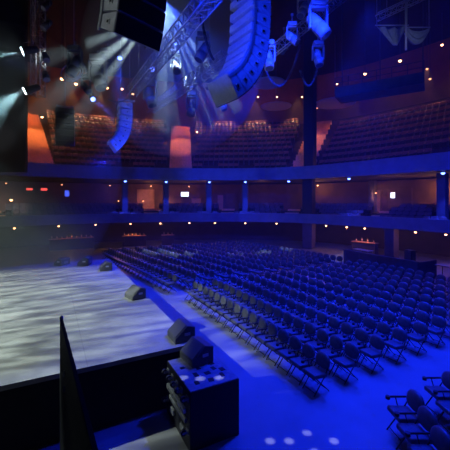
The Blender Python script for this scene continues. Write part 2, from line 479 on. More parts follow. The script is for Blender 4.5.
for i, (p, da, blk, r, k) in enumerate(spots):
    if i >= 300: rest.append((p, da)); continue
    if i < 150:
        o = proto if not used_p else copy_tree(proto); used_p = True
    else:
        if not used_s: o = single; used_s = True
        else: o = single.copy(); COL.objects.link(o)
    o.location = p; o.rotation_euler = (0, 0, TH+math.pi/2+da+rj.uniform(-.025, .025))
    tag(o, 'black padded folding chair, %s from %s in %s row of %s' % (nth(k), BLK[blk][0], nth(r), BLK[blk][1]), 'chair',
        {'middle': 'folding chairs of the middle block', 'far': 'folding chairs of the far block', 'corner': 'folding chairs of the near corner block'}[blk])
src = single.data
def mass(name, me, items, mats):
    verts, faces, mi = [], [], []
    V = [v.co.copy() for v in me.vertices]; F = [tuple(f.vertices) for f in me.polygons]; I = [f.material_index for f in me.polygons]
    for p, a in items:
        M = Matrix.Translation(p) @ Matrix.Rotation(a, 4, 'Z'); n = len(verts)
        verts += [M @ v for v in V]; faces += [tuple(j+n for j in f) for f in F]; mi += I
    m = bpy.data.meshes.new(name); m.from_pydata(verts, [], faces); m.polygons.foreach_set('material_index', mi)
    m.polygons.foreach_set('use_smooth', [True]*len(faces))
    for x in mats: m.materials.append(x)
    o = bpy.data.objects.new(name, m); COL.objects.link(o); return o
if rest:
    tag(mass('folding_chairs', src, [(p, TH+math.pi/2+da) for p, da in rest], [M_chairpad, M_chairframe]),
        'distant folding chairs in the back rows by the far balcony', 'chairs', None, 'stuff')

# ------------------------------------------------------------------ balcony seats
def balcony_seat(m, name='balcony_seat'):
    b = MB()
    b.box((0, -.22, .76), (.53, .10, .31), Matrix.Rotation(R(10), 3, 'X'), .04, 2)
    b.mi = 1
    b.box((0, -.08, .42), (.46, .14, .36), Matrix.Rotation(R(18), 3, 'X'), .03, 1)     # tipped-up seat; its dark shell colour also carries the shade between rows
    for sx in (-1, 1): b.box((sx*.26, -.08, .33), (.035, .30, .62), None, .012, 1)
    return b.build(name, [m, M_chairframe])
PILXY = [on(s_of_px(q, 1.9), 1.9, 0).xy for q in (125, 166, 209, 245, 443)]+[on(s_of_px(310, 1.2), 1.2, 0).xy, on(s_of_px(309, .9), .9, 0).xy]
def ring_seats(off, z, stairs, gap, row, level, nlim=None, width=.58):
    out = []
    R_ = ring(off, z); acc = 0; last = None
    s = 0.0; prev = on(0, off, z); d = 0
    step = .012
    while s < SLEN-.2:
        s += step; q = on(s, off, z); d += (q-prev).length; prev = q
        if d >= width:
            d -= width
            if any(abs(s-t) < gap for t in stairs): continue
            if any((q.xy-v).length < .95 for v in PILXY): continue
            p, n = fbase(s)
            blk = sum(1 for t in stairs if s > t)
            out.append((q, math.atan2(-n.y, -n.x)-math.pi/2, level, row, blk, s))
    return out
SPECS = []
for i in range(1, NUP-0):
    rs = ring_seats(.45+i*DEP+.52, UPZ0+i*RISE, S_ST, 1.4, i, 'upper')
    for q in rs:
        if q[4] == 3 and i > 8: continue
        SPECS.append(q)
for i in range(4):
    SPECS += ring_seats(.45+i*.95+.52, LZ+i*LR, S_LOW, .95, i+1, 'lower')
cnt = {}
SEL = []
for q in SPECS:
    p = q[0]
    if p.y < 2: continue
    x, y = proj(p)
    key = (q[2], q[3], q[4]); cnt[key] = cnt.get(key, 0)+1
    if -5 < x < 455: SEL.append((q, cnt[key]))
SEL.sort(key=lambda e: (e[0][0]-Vector((0, 0, CAMH))).length)
su = balcony_seat(M_seat); sl = balcony_seat(M_seatlow); fu = fl = True
restu, restl = [], []
UB = ['left of the left orange stair', 'right of the left orange stair', 'right of the centre orange stair', 'right of the right orange stair']
# number seats within a block from the stair on their left in the photo (s grows leftwards or rightwards: see below)
LB = ['left of the first low stair', 'right of the first low stair', 'right of the second low stair', 'right of the third low stair', 'right of the fourth low stair', 'right of the fifth low stair', 'right of the sixth low stair']
nu = nl = 0
for (p, a, level, row, blk, s), idx in SEL:
    if level == 'upper':
        if nu >= 200: restu.append((p, a)); continue
        nu += 1
        if fu: o = su; fu = False
        else: o = su.copy(); COL.objects.link(o)
        lab = 'tip-up seat, %s %s, %s visible row of upper balcony' % (nth(idx), UB[blk], nth(row))
        g = 'tip-up seats of the upper balcony'
    else:
        if nl >= 100: restl.append((p, a)); continue
        nl += 1
        if fl: o = sl; fl = False
        else: o = sl.copy(); COL.objects.link(o)
        lab = 'tip-up seat, %s %s, %s row of lower balcony' % (nth(idx), LB[blk], nth(row))
        g = 'tip-up seats of the lower balcony'
    o.location = p; o.rotation_euler = (0, 0, a); tag(o, lab, 'seat', g)
tag(mass('balcony_seats', su.data, restu, [M_seat, M_chairframe]), 'far curved rows of brown seats across the upper balcony', 'seats', None, 'stuff')
tag(mass('balcony_seats', sl.data, restl, [M_seatlow, M_chairframe]), 'far rows of dim seats along the lower balcony', 'seats', None, 'stuff')

# ------------------------------------------------------------------ line arrays
def line_array(tilts, w, h, d, label, loc, rz, top_z, mside, mfront):
    """cabinets hang one under the other; local +y is the front"""
    t = thing('line_array', label, 'speaker array', loc, rz)
    p = Vector((0, 0, 0))
    for i, a in enumerate(tilts):
        M = Matrix.Translation(p) @ Matrix.Rotation(-R(a), 4, 'X')
        hb = h*.82
        prof = [(0, 0), (-d, -h*.15), (-d, -hb+h*.11), (0, -h*.97)]         # (y,z) wedge: taller in front
        X = Matrix(((0, 1, 0, 0), (1, 0, 0, 0), (0, 0, 1, 0), (0, 0, 0, 1)))
        b = MB(); b.prism(prof, w, M @ X); bmesh.ops.bevel(b.bm, geom=b.bm.edges[:], offset=.015, segments=1, affect='EDGES')
        c = b.build('cabinet', mside, t)
        rot = M.to_3x3()
        b = MB(); b.box(M @ Vector((0, .012, -h*.485)), (w*.97, .03, h*.86), rot, .008); b.build('grille', mfront, c)
        for sx in (-1, 1):
            b = MB(); b.box(M @ Vector((sx*(w/2+.012), -d*.38, -h*.48)), (.03, .14, .12), rot, .01)
            b.mi = 1; b.box(M @ Vector((sx*(w/2+.024), -d*.38, -h*.48)), (.02, .08, .06), rot, .004)
            b.build('handle', [M_steel, M_blackbox], c)
            b = MB(); b.box(M @ Vector((sx*(w/2+.02), -d*.86, -h*.45)), (.035, .09, h*.9), rot, .006)
            b.build('rigging_plate', M_alu, c)
        if i == 0: top = M
        p = M @ Vector((0, 0, -h))
    # fly frame, motors and chains to the roof
    b = MB()
    for sx in (-1, 1): b.box((sx*w*.42, -d*.45, .10), (.08, d*1.3, .1))
    for y in (-d*.95, -d*.05): b.box((0, y, .10), (w*.9, .08, .1))
    b.build('fly_frame', M_alu, t)
    for y in (-d*.8, -d*.1):
        b = MB(); b.cyl((0, y, .15), (0, y, top_z-loc[2]), .02, n=6); b.build('hoist_chain', M_greymetal, t)
    b = MB(); b.path([Vector((0.1*w, -d-.05, .1)), Vector((.1*w, -d-.12, -h*1.5)), Vector((.1*w, -d-.10-.1, -h*3))], .025); b.build('cable_loom', M_cable, t)
    return t
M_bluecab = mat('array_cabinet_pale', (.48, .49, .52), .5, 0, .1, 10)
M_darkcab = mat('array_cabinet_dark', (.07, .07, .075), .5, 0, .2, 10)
ZT = 21.95
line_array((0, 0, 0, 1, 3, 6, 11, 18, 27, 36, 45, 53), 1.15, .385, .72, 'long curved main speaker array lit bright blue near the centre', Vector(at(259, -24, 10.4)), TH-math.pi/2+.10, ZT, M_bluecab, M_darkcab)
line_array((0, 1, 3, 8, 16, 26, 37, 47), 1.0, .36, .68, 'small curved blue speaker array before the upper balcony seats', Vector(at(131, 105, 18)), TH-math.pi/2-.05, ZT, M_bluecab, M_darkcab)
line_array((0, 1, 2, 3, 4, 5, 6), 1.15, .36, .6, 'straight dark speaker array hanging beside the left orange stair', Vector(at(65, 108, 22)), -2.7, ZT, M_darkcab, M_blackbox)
line_array((2, 6, 12, 20), 1.35, .50, .80, 'huge black speaker array hanging closest overhead', Vector(at(146, -41, 8.0)), R(180+50), ZT, M_cab, M_grille)

# ------------------------------------------------------------------ trusses
def truss(p, q, sz, label, name='lighting_truss', bays=None, chains=2):
    p = Vector(p); q = Vector(q); d = q-p; ln = d.length; x = d.normalized()
    up = Vector((0, 0, 1)) if abs(x.z) < .9 else Vector((0, 1, 0))
    y = up.cross(x).normalized(); z = x.cross(y)
    t = thing(name, label, 'truss', p)
    cs = [(y*sy+z*sz_)*sz/2 for sy, sz_ in ((-1, -1), (1, -1), (1, 1), (-1, 1))]
    for c in cs:
        b = MB(); b.cyl(c, c+d, .028, n=8); b.build('chord', M_alu, t)
    n = bays or max(3, int(ln/sz)); b = MB()
    for k in range(n):
        a0, a1 = d*(k/n), d*((k+1)/n)
        for i in range(4):
            c0, c1 = cs[i], cs[(i+1) % 4]
            b.cyl(c0+a0, (c1 if k % 2 else c1)+a1, .014, n=5)
            b.cyl(c0+a0, c1+a0, .014, n=5)
    b.build('lacing', M_alu, t)
    if abs(x.z) < .5:
        for f in (.15, .85)[:chains]:
            b = MB(); b.cyl(d*f+z*sz/2, Vector((d.x*f, d.y*f, ZT-p.z)), .015, n=5); b.build('hoist_chain', M_greymetal, t)
    return t
tz = 10.3
truss(uw(7.6, 3.75, tz), uw(17.0, 3.7, tz+.1), .42, 'blue-lit lighting truss running above the stage front edge')
truss(uw(11.0, 5.9, tz), uw(20.5, 5.6, tz+.3), .42, 'blue-lit lighting truss between the two curved arrays')
truss(at(38, 96, 16), at(38, -40, 16), .45, 'dark vertical truss tower with lamps above far stage', 'truss_tower')
truss(at(262, 60, 15), at(345, -6, 15), .4, 'dark truss carrying lamps right of the main array')
truss(at(378, 17, 21.5), at(445, -14, 21.5), .4, 'pale thin truss above the hanging drapes')

# ------------------------------------------------------------------ lighting fixtures
def moving_head(loc, aim, label, sc=1.0, lens=None, body=None, up=.5):
    t = thing('moving_head', label, 'stage light', loc)
    body = body or M_fix
    z0 = .42*sc
    b = MB(); b.box((0, 0, z0+.07*sc), (.34*sc, .30*sc, .14*sc), None, .02*sc); b.build('base', body, t)
    b = MB()
    for sx in (-1, 1): b.box((sx*.19*sc, 0, z0-.24*sc), (.05*sc, .14*sc, .5*sc), None, .015*sc)
    b.box((0, 0, z0-.02*sc), (.42*sc, .16*sc, .06*sc), None, .015*sc); b.build('yoke', body, t)
    dv = (Vector(aim)-Vector(loc)).normalized()
    b = MB(); b.cyl(-dv*.26*sc, dv*.05*sc, .13*sc, .16*sc, n=16); b.cyl(dv*.05*sc, dv*.3*sc, .16*sc, .15*sc, n=16); b.cyl(-dv*.32*sc, -dv*.26*sc, .09*sc, .13*sc, n=16)
    b.build('head', body, t)
    b = MB(); b.cyl(dv*.29*sc, dv*.315*sc, .12*sc, n=18); b.build('lens', lens or mat('dark_lens', (.05, .06, .1), .08), t)
    b = MB(); b.cyl((0, 0, z0+.14*sc), (0, 0, z0+up), .02, n=6); b.box((0, 0, z0+up), (.10, .06, .10)); b.build('clamp', M_greymetal, t)
    return t
def par_can(loc, aim, label, sc=1.0, lens=None):
    t = thing('par_can', label, 'stage light', loc)
    dv = (Vector(aim)-Vector(loc)).normalized()
    b = MB(); b.cyl(-dv*.22*sc, dv*.16*sc, .10*sc, .13*sc, n=14); b.ball(-dv*.22*sc, .10*sc); b.build('can', M_fix, t)
    b = MB(); b.cyl(dv*.155*sc, dv*.17*sc, .115*sc, n=14); b.build('lens', lens or E_white, t)
    b = MB()
    for sx in (-1, 1): b.cyl((sx*.15*sc, 0, 0), (sx*.15*sc, 0, .25*sc), .012, n=5)
    b.cyl((-.15*sc, 0, .25*sc), (.15*sc, 0, .25*sc), .012, n=5); b.cyl((0, 0, .25*sc), (0, 0, .45*sc), .015, n=5); b.build('yoke', M_greymetal, t)
    return t
down = Vector((0, 0, -3))
def mh(px, py, Y, dirv, label, sc=1, lens=None, body=None, up=.5):
    p = at(px, py, Y); return moving_head(p, p+Vector(dirv), label, sc, lens, body, up)
mh(150, 97, 17.5, (.3, -.2, -1), 'pale moving head hanging under the truss near the small array', 1.7, None, M_fixlight)
mh(203, 52, 12, (-.5, -.2, -1), 'pale moving head hanging just behind the main array rigging', 1.2, None, M_fixlight)
mh(268, 60, 13, (.1, -.3, -1), 'white moving head hanging right beside the main array', 1.3, None, M_fixlight)
mh(284, 48, 15.5, (-.4, -.3, -.8), 'small moving head on the dark truss beyond the array', 1.0, None, M_fix)
mh(318, 26, 12, (.6, -.25, -.9), 'large blue-lit moving head below the dark truss', 1.6, None, mat('fixture_silver', (.22, .22, .24), .5))
mh(318, 58, 14, (.1, -.3, -1), 'grey moving head hanging low beneath the blue one', 1.2, None, M_fixlight)
mh(303, 10, 14.5, (-.4, -.3, -1), 'grey moving head clamped up beside the blue one', 1.2, None, M_fixlight)
mh(292, 38, 13.6, (.5, -.3, -.6), 'slim grey moving head on the dark truss slope', 1.1, None, M_fixlight)
mh(192, 108, 18, (-.2, -.2, -1), 'dark moving head under the truss near centre stair', 1.5, None, M_fix)
mh(222, 104, 20, (.4, -.2, -1), 'pale moving head below the tail of the main array', 1.4, None, M_fixlight)
mh(176, 66, 15, (.2, -.4, -1), 'dark moving head clamped halfway along the front truss', 1.2, None, M_fix)
mh(75, 66, 17.5, (-.4, -.2, -1), 'dark moving head hanging left of the blue lamp cluster', 1.8, None, M_fix)
mh(98, 78, 16.6, (.4, -.3, -1), 'big grey moving head hanging in the lamp cluster', 2.0, None, M_fixlight)
mh(108, 66, 19.5, (.1, -.6, -.6), 'dark moving head tucked behind the lamp cluster', 1.8, None, M_fix)
mh(86, 88, 20.5, (.5, -.3, -.6), 'low moving head of the lamp cluster above blue beam', 1.4, None, M_fix)
for px, py, dv, ln, lab in ((120, 56, (.1, -.5, -1), E_blue, 'lit blue par can above the small curved array'), (92, 98, (.6, -.6, -.6), E_blue, 'lit blue par can below the lamp cluster'),
                    (152, 68, (.2, -.6, -.6), E_blue, 'small lit par can on the front truss under the black array')):
    p = at(px, py, 17); par_can(p, p+Vector(dv), lab, 1.0, ln)
tA = at(28, 50.5, 15.5); par_can(tA, tA+Vector((-1, -.55, -.42)), 'upper white spotlight on the truss tower', 1.5)
tB = at(30, 89.5, 15.5); par_can(tB, tB+Vector((-1, -.55, -.55)), 'lower white spotlight on the truss tower', 1.5)
for py, dv, lab in ((6, (-.5, -.5, -1), 'unlit par can at the top of the tower'), (26, (-.5, -.5, -1), 'unlit par can below the topmost on the tower'), (58, (.5, -.5, -1), 'unlit par can between the two white spotlights'), (77, (.5, -.5, -1), 'unlit par can just above the lower white spotlight')):
    p = at(46, py, 15.2); par_can(p, p+Vector(dv), lab, 1.2, mat('dark_lens2', (.2, .2, .25), .1))
# dark round screen frame by the cluster
t = thing('ring_truss', 'round dark hoop of tubing left of the lamp cluster', 'truss', at(72, 72, 19))
b = MB(); pts = [Vector((math.cos(a)*.62, math.sin(a)*.25, math.sin(a)*.62)) for a in [2*math.pi*k/20 for k in range(21)]]
b.path(pts, .04, 6); b.build('outer_hoop', M_greymetal, t)
b = MB(); b.path([p*.7+Vector((0, .1, 0)) for p in pts], .03, 6); b.build('inner_hoop', M_greymetal, t)
b = MB(); b.cyl((0, .25, .62), (0, .25, ZT-t.location.z), .015, n=5); b.build('hoist_chain', M_greymetal, t)
# cable swags
def swag(p, q, drop, r, label, n=14):
    p = Vector(p); q = Vector(q); b = MB()
    b.path([p.lerp(q, k/n)-Vector((0, 0, drop*4*(k/n)*(1-k/n))) for k in range(n+1)], r, 6)
    return tag(b.build('cable_swag', M_cable_l, None, p), label, 'cable')
M_cable_l = mat('cable_grey', (.07, .07, .075), .6)
swag(at(80, 55, 18), at(112, 62, 18), 1.2, .05, 'grey cable loop hanging in the lamp cluster')
swag(at(95, 60, 17.6), at(128, 52, 17.6), .9, .05, 'grey cable loop above the blue par can')
swag(at(108, 99, 17), at(131, 95, 17), .25, .03, 'thin cable crossing above the small curved array')
swag(at(200, 10, 11.2), at(214, 60, 11.4), .3, .05, 'cable loom running down behind the main array')
swag(at(262, 60, 16), at(300, 45, 16), 1.6, .05, 'grey cable loop sagging right of the white moving head')
swag(at(300, 70, 15), at(318, 66, 15), .8, .05, 'cable loop under the low grey moving head')
# beam projector
PB = at(163, 2, 13)
BEAMS = [(206, 250), (192, 255), (178, 262), (232, 255), (280, 230), (222, 262), (164, 250), (148, 246), (262, 250), (330, 240)]
moving_head(PB+Vector((-.35, .2, .9)), PB+Vector((.1, .3, 0)), 'bright beam projector hidden behind the huge black array', 1.4, E_white)

# ------------------------------------------------------------------ catwalk and drapes at upper right
c0, c1 = at(335, 96, 24), at(424, 78, 21)
t = thing('catwalk', 'dark catwalk gallery with railing hung below the ceiling', 'catwalk', c0)
d = c1-c0; d.z = 0; x = d.normalized(); nrm = Vector((-x.y, x.x, 0))
rot = Matrix(((x.x, nrm.x, 0), (x.y, nrm.y, 0), (0, 0, 1)))
b = MB(); b.box(d/2+nrm*.9, (d.length, 1.8, .25), rot); b.box(d/2+Vector((0, 0, .32)), (d.length, .08, .55), rot); b.build('deck', mat('catwalk_paint', (.07, .07, .085), .6, 0, .2, 2), t)
for k in range(7):
    b = MB(); b.cyl(d*(k/6), d*(k/6)+Vector((0, 0, 1.3)), .03, n=6); b.build('post', M_fix, t)
for hh in (.9, 1.3):
    b = MB(); b.cyl(Vector((0, 0, hh)), d+Vector((0, 0, hh)), .03, n=6); b.build('rail', M_fix, t)
for f in (.02, .5, .98):
    b = MB(); b.cyl(d*f+nrm*1.7, d*f+nrm*1.7+Vector((0, 0, ZT-c0.z)), .04, n=6); b.build('hanger_rod', M_fix, t)
def drape(p, w, h, label, kind):
    t = thing('drape', label, 'drape', p)
    rows = []
    for i in range(9):
        v = i/8; row = []
        for j in range(25):
            u = j/24
            if kind == 'tri':
                width = w*(1-.86*v); xx = (u-.5)*width+v*w*.12; zz = -v*h - .12*math.sin(u*math.pi)*(1-v)
                yy = .10*math.sin(u*20)*(1-.5*v)
            else:
                xx = (u-.5)*w; zz = -(.25+.75*v)*h*math.sin(u*math.pi)**.8 - v*h*.25; yy = .22*math.sin(v*16)+.12*v
            row.append((xx, yy, zz))
        rows.append(row)
    b = MB(); b.grid(rows); o = b.build('cloth', M_drape, t)
    md = o.modifiers.new('thick', 'SOLIDIFY'); md.thickness = .02
    b = MB(); b.cyl((-w*.55, 0, .04), (w*.55, 0, .04), .04, n=8); b.build('batten', M_alu, t)
    for sx in (-.5, .5):
        b = MB(); b.cyl((sx*w, 0, .04), (sx*w, 0, ZT-p.z), .015, n=5); b.build('hoist_chain', M_greymetal, t)
    return t
drape(at(392, 26, 19), 1.75, 1.1, 'grey gathered drape hanging to a point left of the pole', 'tri')
drape(at(418, 28, 19.5), 1.3, .75, 'grey swagged drape hanging in folds right of the pole', 'swag')
t = thing('hanging_pole', 'pale vertical pole dropping between the two drapes', 'pole', at(406, 50, 18)); 
b = MB(); b.cyl((0, 0, 0), (0, 0, 3.1), .06, n=8); b.build('tube', M_alu, t); b = MB(); b.cyl((0, 0, 3.1), (0, 0, ZT-t.location.z), .015, n=5); b.build('hoist_chain', M_greymetal, t)
for px, py, Y, w, lab in ((335, 104, 34, 2.0, 'pale round ceiling disc beneath the catwalk end'), (276, 107, 38, 1.7, 'pale round ceiling disc near the warm lamps'), (268, 84, 30, 1.5, 'pale round ceiling disc right of the main array')):
    p = at(px, py, Y); t = thing('ceiling_disc', lab, 'ceiling panel', p)
    b = MB(); b.cyl((0, 0, 0), (0, 0, .12), w, w*1.04, n=28); b.build('panel', M_cloud, t)
    b = MB(); b.cyl((0, 0, .1), (0, 0, ZT-p.z), .02, n=5); b.build('hanger_rod', M_greymetal, t)

# ------------------------------------------------------------------ house lamps
def downlight(p, label, group, em, r=.09, power=0, col=WARM, kind='POINT', aim=None, size=120):
    t = thing('downlight', label, 'lamp', p, 0, group)
    b = MB(); b.cyl((0, 0, .04), (0, 0, .16), r*1.25, n=14); b.build('housing', M_fix, t)
    b = MB(); b.ball((0, 0, 0), r, 12, 8, (1, 1, .8)); b.build('bulb', em, t)
    if power:
        q = Vector(p)-Vector((0, 0, .22))
        lamp(kind, 'downlight_or_fill_glow', q, power, col, aim, size, 1, .08)
    return t
G1 = 'warm lamps under the lower balcony front'
LP1 = [(15, 226), (59, 225), (96, 224), (130, 223), (160, 223), (189, 222), (215, 222), (245, 222), (277, 222), (326, 224), (347, 226), (365, 227), (415, 231), (445, 232)]
for k, (px, py) in enumerate(LP1):
    s = s_of_px(px, .55); p = on(s, .55, 2.42)
    downlight(p, 'warm downlight under the lower balcony, %s counting from the left' % nth(k+1), G1, E_warm, .085, 30 if k in (4, 9, 10, 11, 12, 13) else 6)
G2 = 'blue lamps under the upper balcony front'
for k, px in enumerate((125, 166, 209, 245, 289, 349, 443)):
    s = s_of_px(px, .6); p = on(s, .6, 6.84)
    downlight(p, 'bright blue downlight under the upper balcony, %s counting from the left' % nth(k+1), G2, E_blue, .13, 2200, (.015, .04, 1), 'SPOT', on(s, 1.15, 2), 60)
G3 = 'warm lamps behind the lower balcony seats'
LP3 = [(6, 176, 6.75), (62, 178, 6.75), (12, 200, 5.4), (110, 180, 6.75), (119, 201, 4.9), (143, 201, 4.9), (151, 182, 6.5), (167, 202, 4.9), (189, 183, 6.6), (318, 182, 6.7), (376, 193, 5.6), (437, 187, 6.1)]
for k, (px, py, zz) in enumerate(LP3):
    s = s_of_px(px, 6.2); p = on(s, 6.2 if px not in (12, 437) else 6.6, zz)
    Y = p.y; p = Vector((p.x, p.y, CAMH-(py-HZ)/FPX*Y)); p.z = min(p.z, 6.6)
    downlight(p, 'warm lamp on the lower balcony back wall, %s counting from the left' % nth(k+1), G3, E_warm if px in (12, 167, 437) else E_warms, .13 if px in (12, 437) else .08, {12: 12, 143: 40, 151: 40, 167: 60, 437: 110, 376: 45, 318: 60}.get(px, 16 if px > 120 else 5))
for px in (205, 262, 335, 400):
    s = s_of_px(px, 4.4); lamp('POINT', 'downlight_or_fill_glow', on(s, 4.4, 6.2), 26, WARM, rad=.15)  # added warm fill for the lower balcony seats, no bulb here
G4 = 'warm lamps high on the upper wall'
LP4 = [(46, 79, 27), (62, 79, 29), (76, 84, 31), (107, 88, 36), (122, 89, 38), (133, 94, 40), (258, 97, 44), (277, 97, 44), (302, 97, 43), (317, 108, 42), (337, 84, 38), (365, 74, 28), (400, 61, 25), (427, 69, 30), (430, 79, 30), (442, 45, 30)]
for k, (px, py, Y) in enumerate(LP4):
    p = at(px, py, Y)
    t = downlight(p, 'warm lamp high near the ceiling, %s counting from the left' % nth(k+1), G4, E_warm if px not in (427, 430, 317) else E_warms, .15 if px < 140 else .11, 0)
    b = MB(); b.cyl((0, 0, .15), (0, 0, ZT-p.z), .02, n=5); b.build('hanger_rod', M_fix, t)
for px, e in ((30, 900), (55, 1000), (80, 1000), (105, 900), (130, 800), (155, 600), (190, 600), (220, 700), (250, 700), (280, 600), (312, 450), (340, 400), (370, 400), (405, 400), (440, 400), (475, 400)):
    s_ = s_of_px(px); lamp('SPOT', 'house_lamp', on(s_, 11.3, 18.8), e*9.5, WARM, on(s_, 6.8, 9), 58, .6, .12)
for s0, e in ((S_ST[0], 1300), (S_ST[1], 800), (S_ST[2], 500)):
    lamp('SPOT', 'stair_lamp', on(s0, 3, 19.5), e*4, (1, .46, .2), on(s0, 6, 11), 32, .6, .1)
# stair marker lamps
for px, py, Y, lab in ((42, 117, 33, 'small warm lamp at the head of the left orange stair'), (197, 132, 43, 'small warm lamp at the head of the centre orange stair')):
    downlight(at(px, py, Y), lab, None, E_warm, .12, 60)

# ------------------------------------------------------------------ screens, signs, bar, booth
def panel_on(px, off, z, w, h, label, name, cat, em, nm='screen'):
    s = s_of_px(px, off); p, n = fbase(s); c = on(s, off, z)
    t = thing(name, label, cat, c, math.atan2(n.y, n.x))
    b = MB(); b.box((.03, 0, h/2), (.07, w+.08, h+.08), None, .01); b.build('housing', M_fix, t)
    b = MB(); b.box((-.012, 0, h/2), (.02, w, h)); b.build(nm, em, t)
    b = MB(); b.box((.35, 0, h/2), (.6, .06, .06)); b.build('bracket', M_fix, t)
    return t
panel_on(185, 6.9, 5.35, .95, .55, 'small white screen glowing on the centre lower balcony wall', 'wall_screen', 'screen', E_screen)
panel_on(393, 6.9, 5.1, .42, .55, 'small white screen glowing in the right lower balcony bay', 'wall_screen', 'screen', E_screen)
panel_on(67, 5.0, 5.3, .42, .62, 'small blue screen glowing on the dim left wall', 'wall_screen', 'screen', E_screenb)
panel_on(29, 6.9, 5.95, .55, .22, 'small red glowing exit sign, the left of two', 'exit_sign', 'sign', E_exit, 'lit_face')
panel_on(44, 6.9, 5.95, .62, .24, 'small red glowing exit sign, the right of two', 'exit_sign', 'sign', E_exit, 'lit_face')

def bar(px, w, label, off=1.2):
    s = s_of_px(px, off); p, n = fbase(s); c = on(s, off, 0)
    t = thing('bar_counter', label, 'bar', c, math.atan2(n.y, n.x))
    b = MB(); b.box((.3, 0, .52), (.55, w, 1.04), None, .02); b.build('front', M_walllow, t)
    b = MB(); b.box((.28, 0, 1.07), (.72, w+.1, .06), None, .015); b.build('counter_top', M_wood, t)
    return t, c, math.atan2(n.y, n.x)
for px, w, lab, nb in ((72, 4.0, 'orange-lit bar counter under the lower balcony at left', 9), (134, 2.4, 'orange-lit bar counter beneath the recess at centre left', 6), (168, 1.3, 'dim side counter under the centre of the lower balcony', 3), (363, 2.2, 'dim bar counter under the lower balcony right of centre', 4)):
    t, c, a = bar(px, w, lab)
    rot = Matrix.Rotation(a, 3, 'Z')
    for k in range(nb):
        y = (k+.5)/nb*w-w/2; q = c+rot @ Vector((.3, y, 1.10)); hh = .24+.1*((k*7) % 3)/2
        b = MB(); b.cyl((0, 0, 0), (0, 0, hh*.65), .05, n=10); b.cyl((0, 0, hh*.65), (0, 0, hh*.8), .05, .018, n=10); b.cyl((0, 0, hh*.8), (0, 0, hh), .018, n=8)
        tag(b.build('bottle', M_glassb, None, (0, 0, 0)), 'small bottle, %s from the left on the %s' % (nth(nb-k if False else k+1), lab.split(' under')[0].split(' beneath')[0]+(' at left' if px == 72 else ' by the recess' if px == 134 else ' at right' if px == 363 else '')), 'bottle', 'bottles on the '+lab.split(' under')[0].split(' beneath')[0]).location = q
    if px != 168: lamp('POINT', 'bar_glow', c+rot @ Vector((.15, 0, 1.6)), (12 if px == 72 else 22) if px != 363 else 18, WARM, rad=.1)

# sound booth
bu0, bu1, bw = 12.2, 17.9, 19.75
bt = thing('sound_booth', 'low dark walled sound booth behind the chair rows', 'booth', uw(bu0, bw), TH)
M_booth = mat('booth_panel', (.13, .13, .15), .6, 0, .15, 2)
for k in range(4):
    l = (bu1-bu0)/4; b = MB(); b.box((0, l*(k+.5), .55), (.08, l-.03, 1.1), None, .01); b.build('front_panel', M_booth, bt)
for y in (0, bu1-bu0):
    b = MB(); b.box((.95, y, .55), (1.9, .08, 1.1), None, .01); b.build('side_panel', M_booth, bt)
b = MB(); b.box((0, (bu1-bu0)/2, 1.13), (.16, bu1-bu0+.1, .05), None, .01); b.build('cap_rail', M_booth, bt)
def table(loc, rz, w, d, h, label):
    t = thing('folding_table', label, 'table', loc, rz)
    b = MB(); b.box((0, 0, h-.025), (w, d, .05), None, .01); b.build('tabletop', M_fixlight, t)
    for sx in (-1, 1):
        for sy in (-1, 1):
            b = MB(); b.cyl((sx*(w/2-.08), sy*(d/2-.08), 0), (sx*(w/2-.08), sy*(d/2-.08), h-.05), .02, n=7); b.build('leg', M_fix, t)
    return t
tp = uw(10.1, 20.7); table(tp, TH+math.pi/2, 2.9, .8, 1.05, 'pale topped table standing at the right beside the booth')
tp2 = uw(17.0, 20.7); table(tp2, TH+math.pi/2, 1.5, .7, 1.18, 'small blue-lit table inside the left end of the booth')
t = thing('mixing_console', 'dark mixing console lying on the pale table beside the booth', 'console', uw(9.8, 20.7, 1.05), TH)
b = MB(); b.prism([(-.3, 0), (.3, 0), (.3, .22), (-.3, .06)], 1.6, Matrix(), 0); b.build('body', M_fix, t)
b = MB()
for k in range(16): b.box((-.02, -.72+k*.096, .15), (.35, .02, .02), Matrix.Rotation(R(-15), 3, 'Y'))
b.build('fader_strip', M_greymetal, t)
t = thing('speaker_cabinet', 'dark upright speaker standing on the booth floor by the pillar', 'speaker', uw(13.5, 21.0), TH)
b = MB(); b.box((0, 0, .8), (.5, .5, 1.6), None, .02); b.build('body', M_fix, t); b = MB(); b.box((-.26, 0, .8), (.03, .44, 1.5), None, .01); b.build('grille', M_grille2, t)

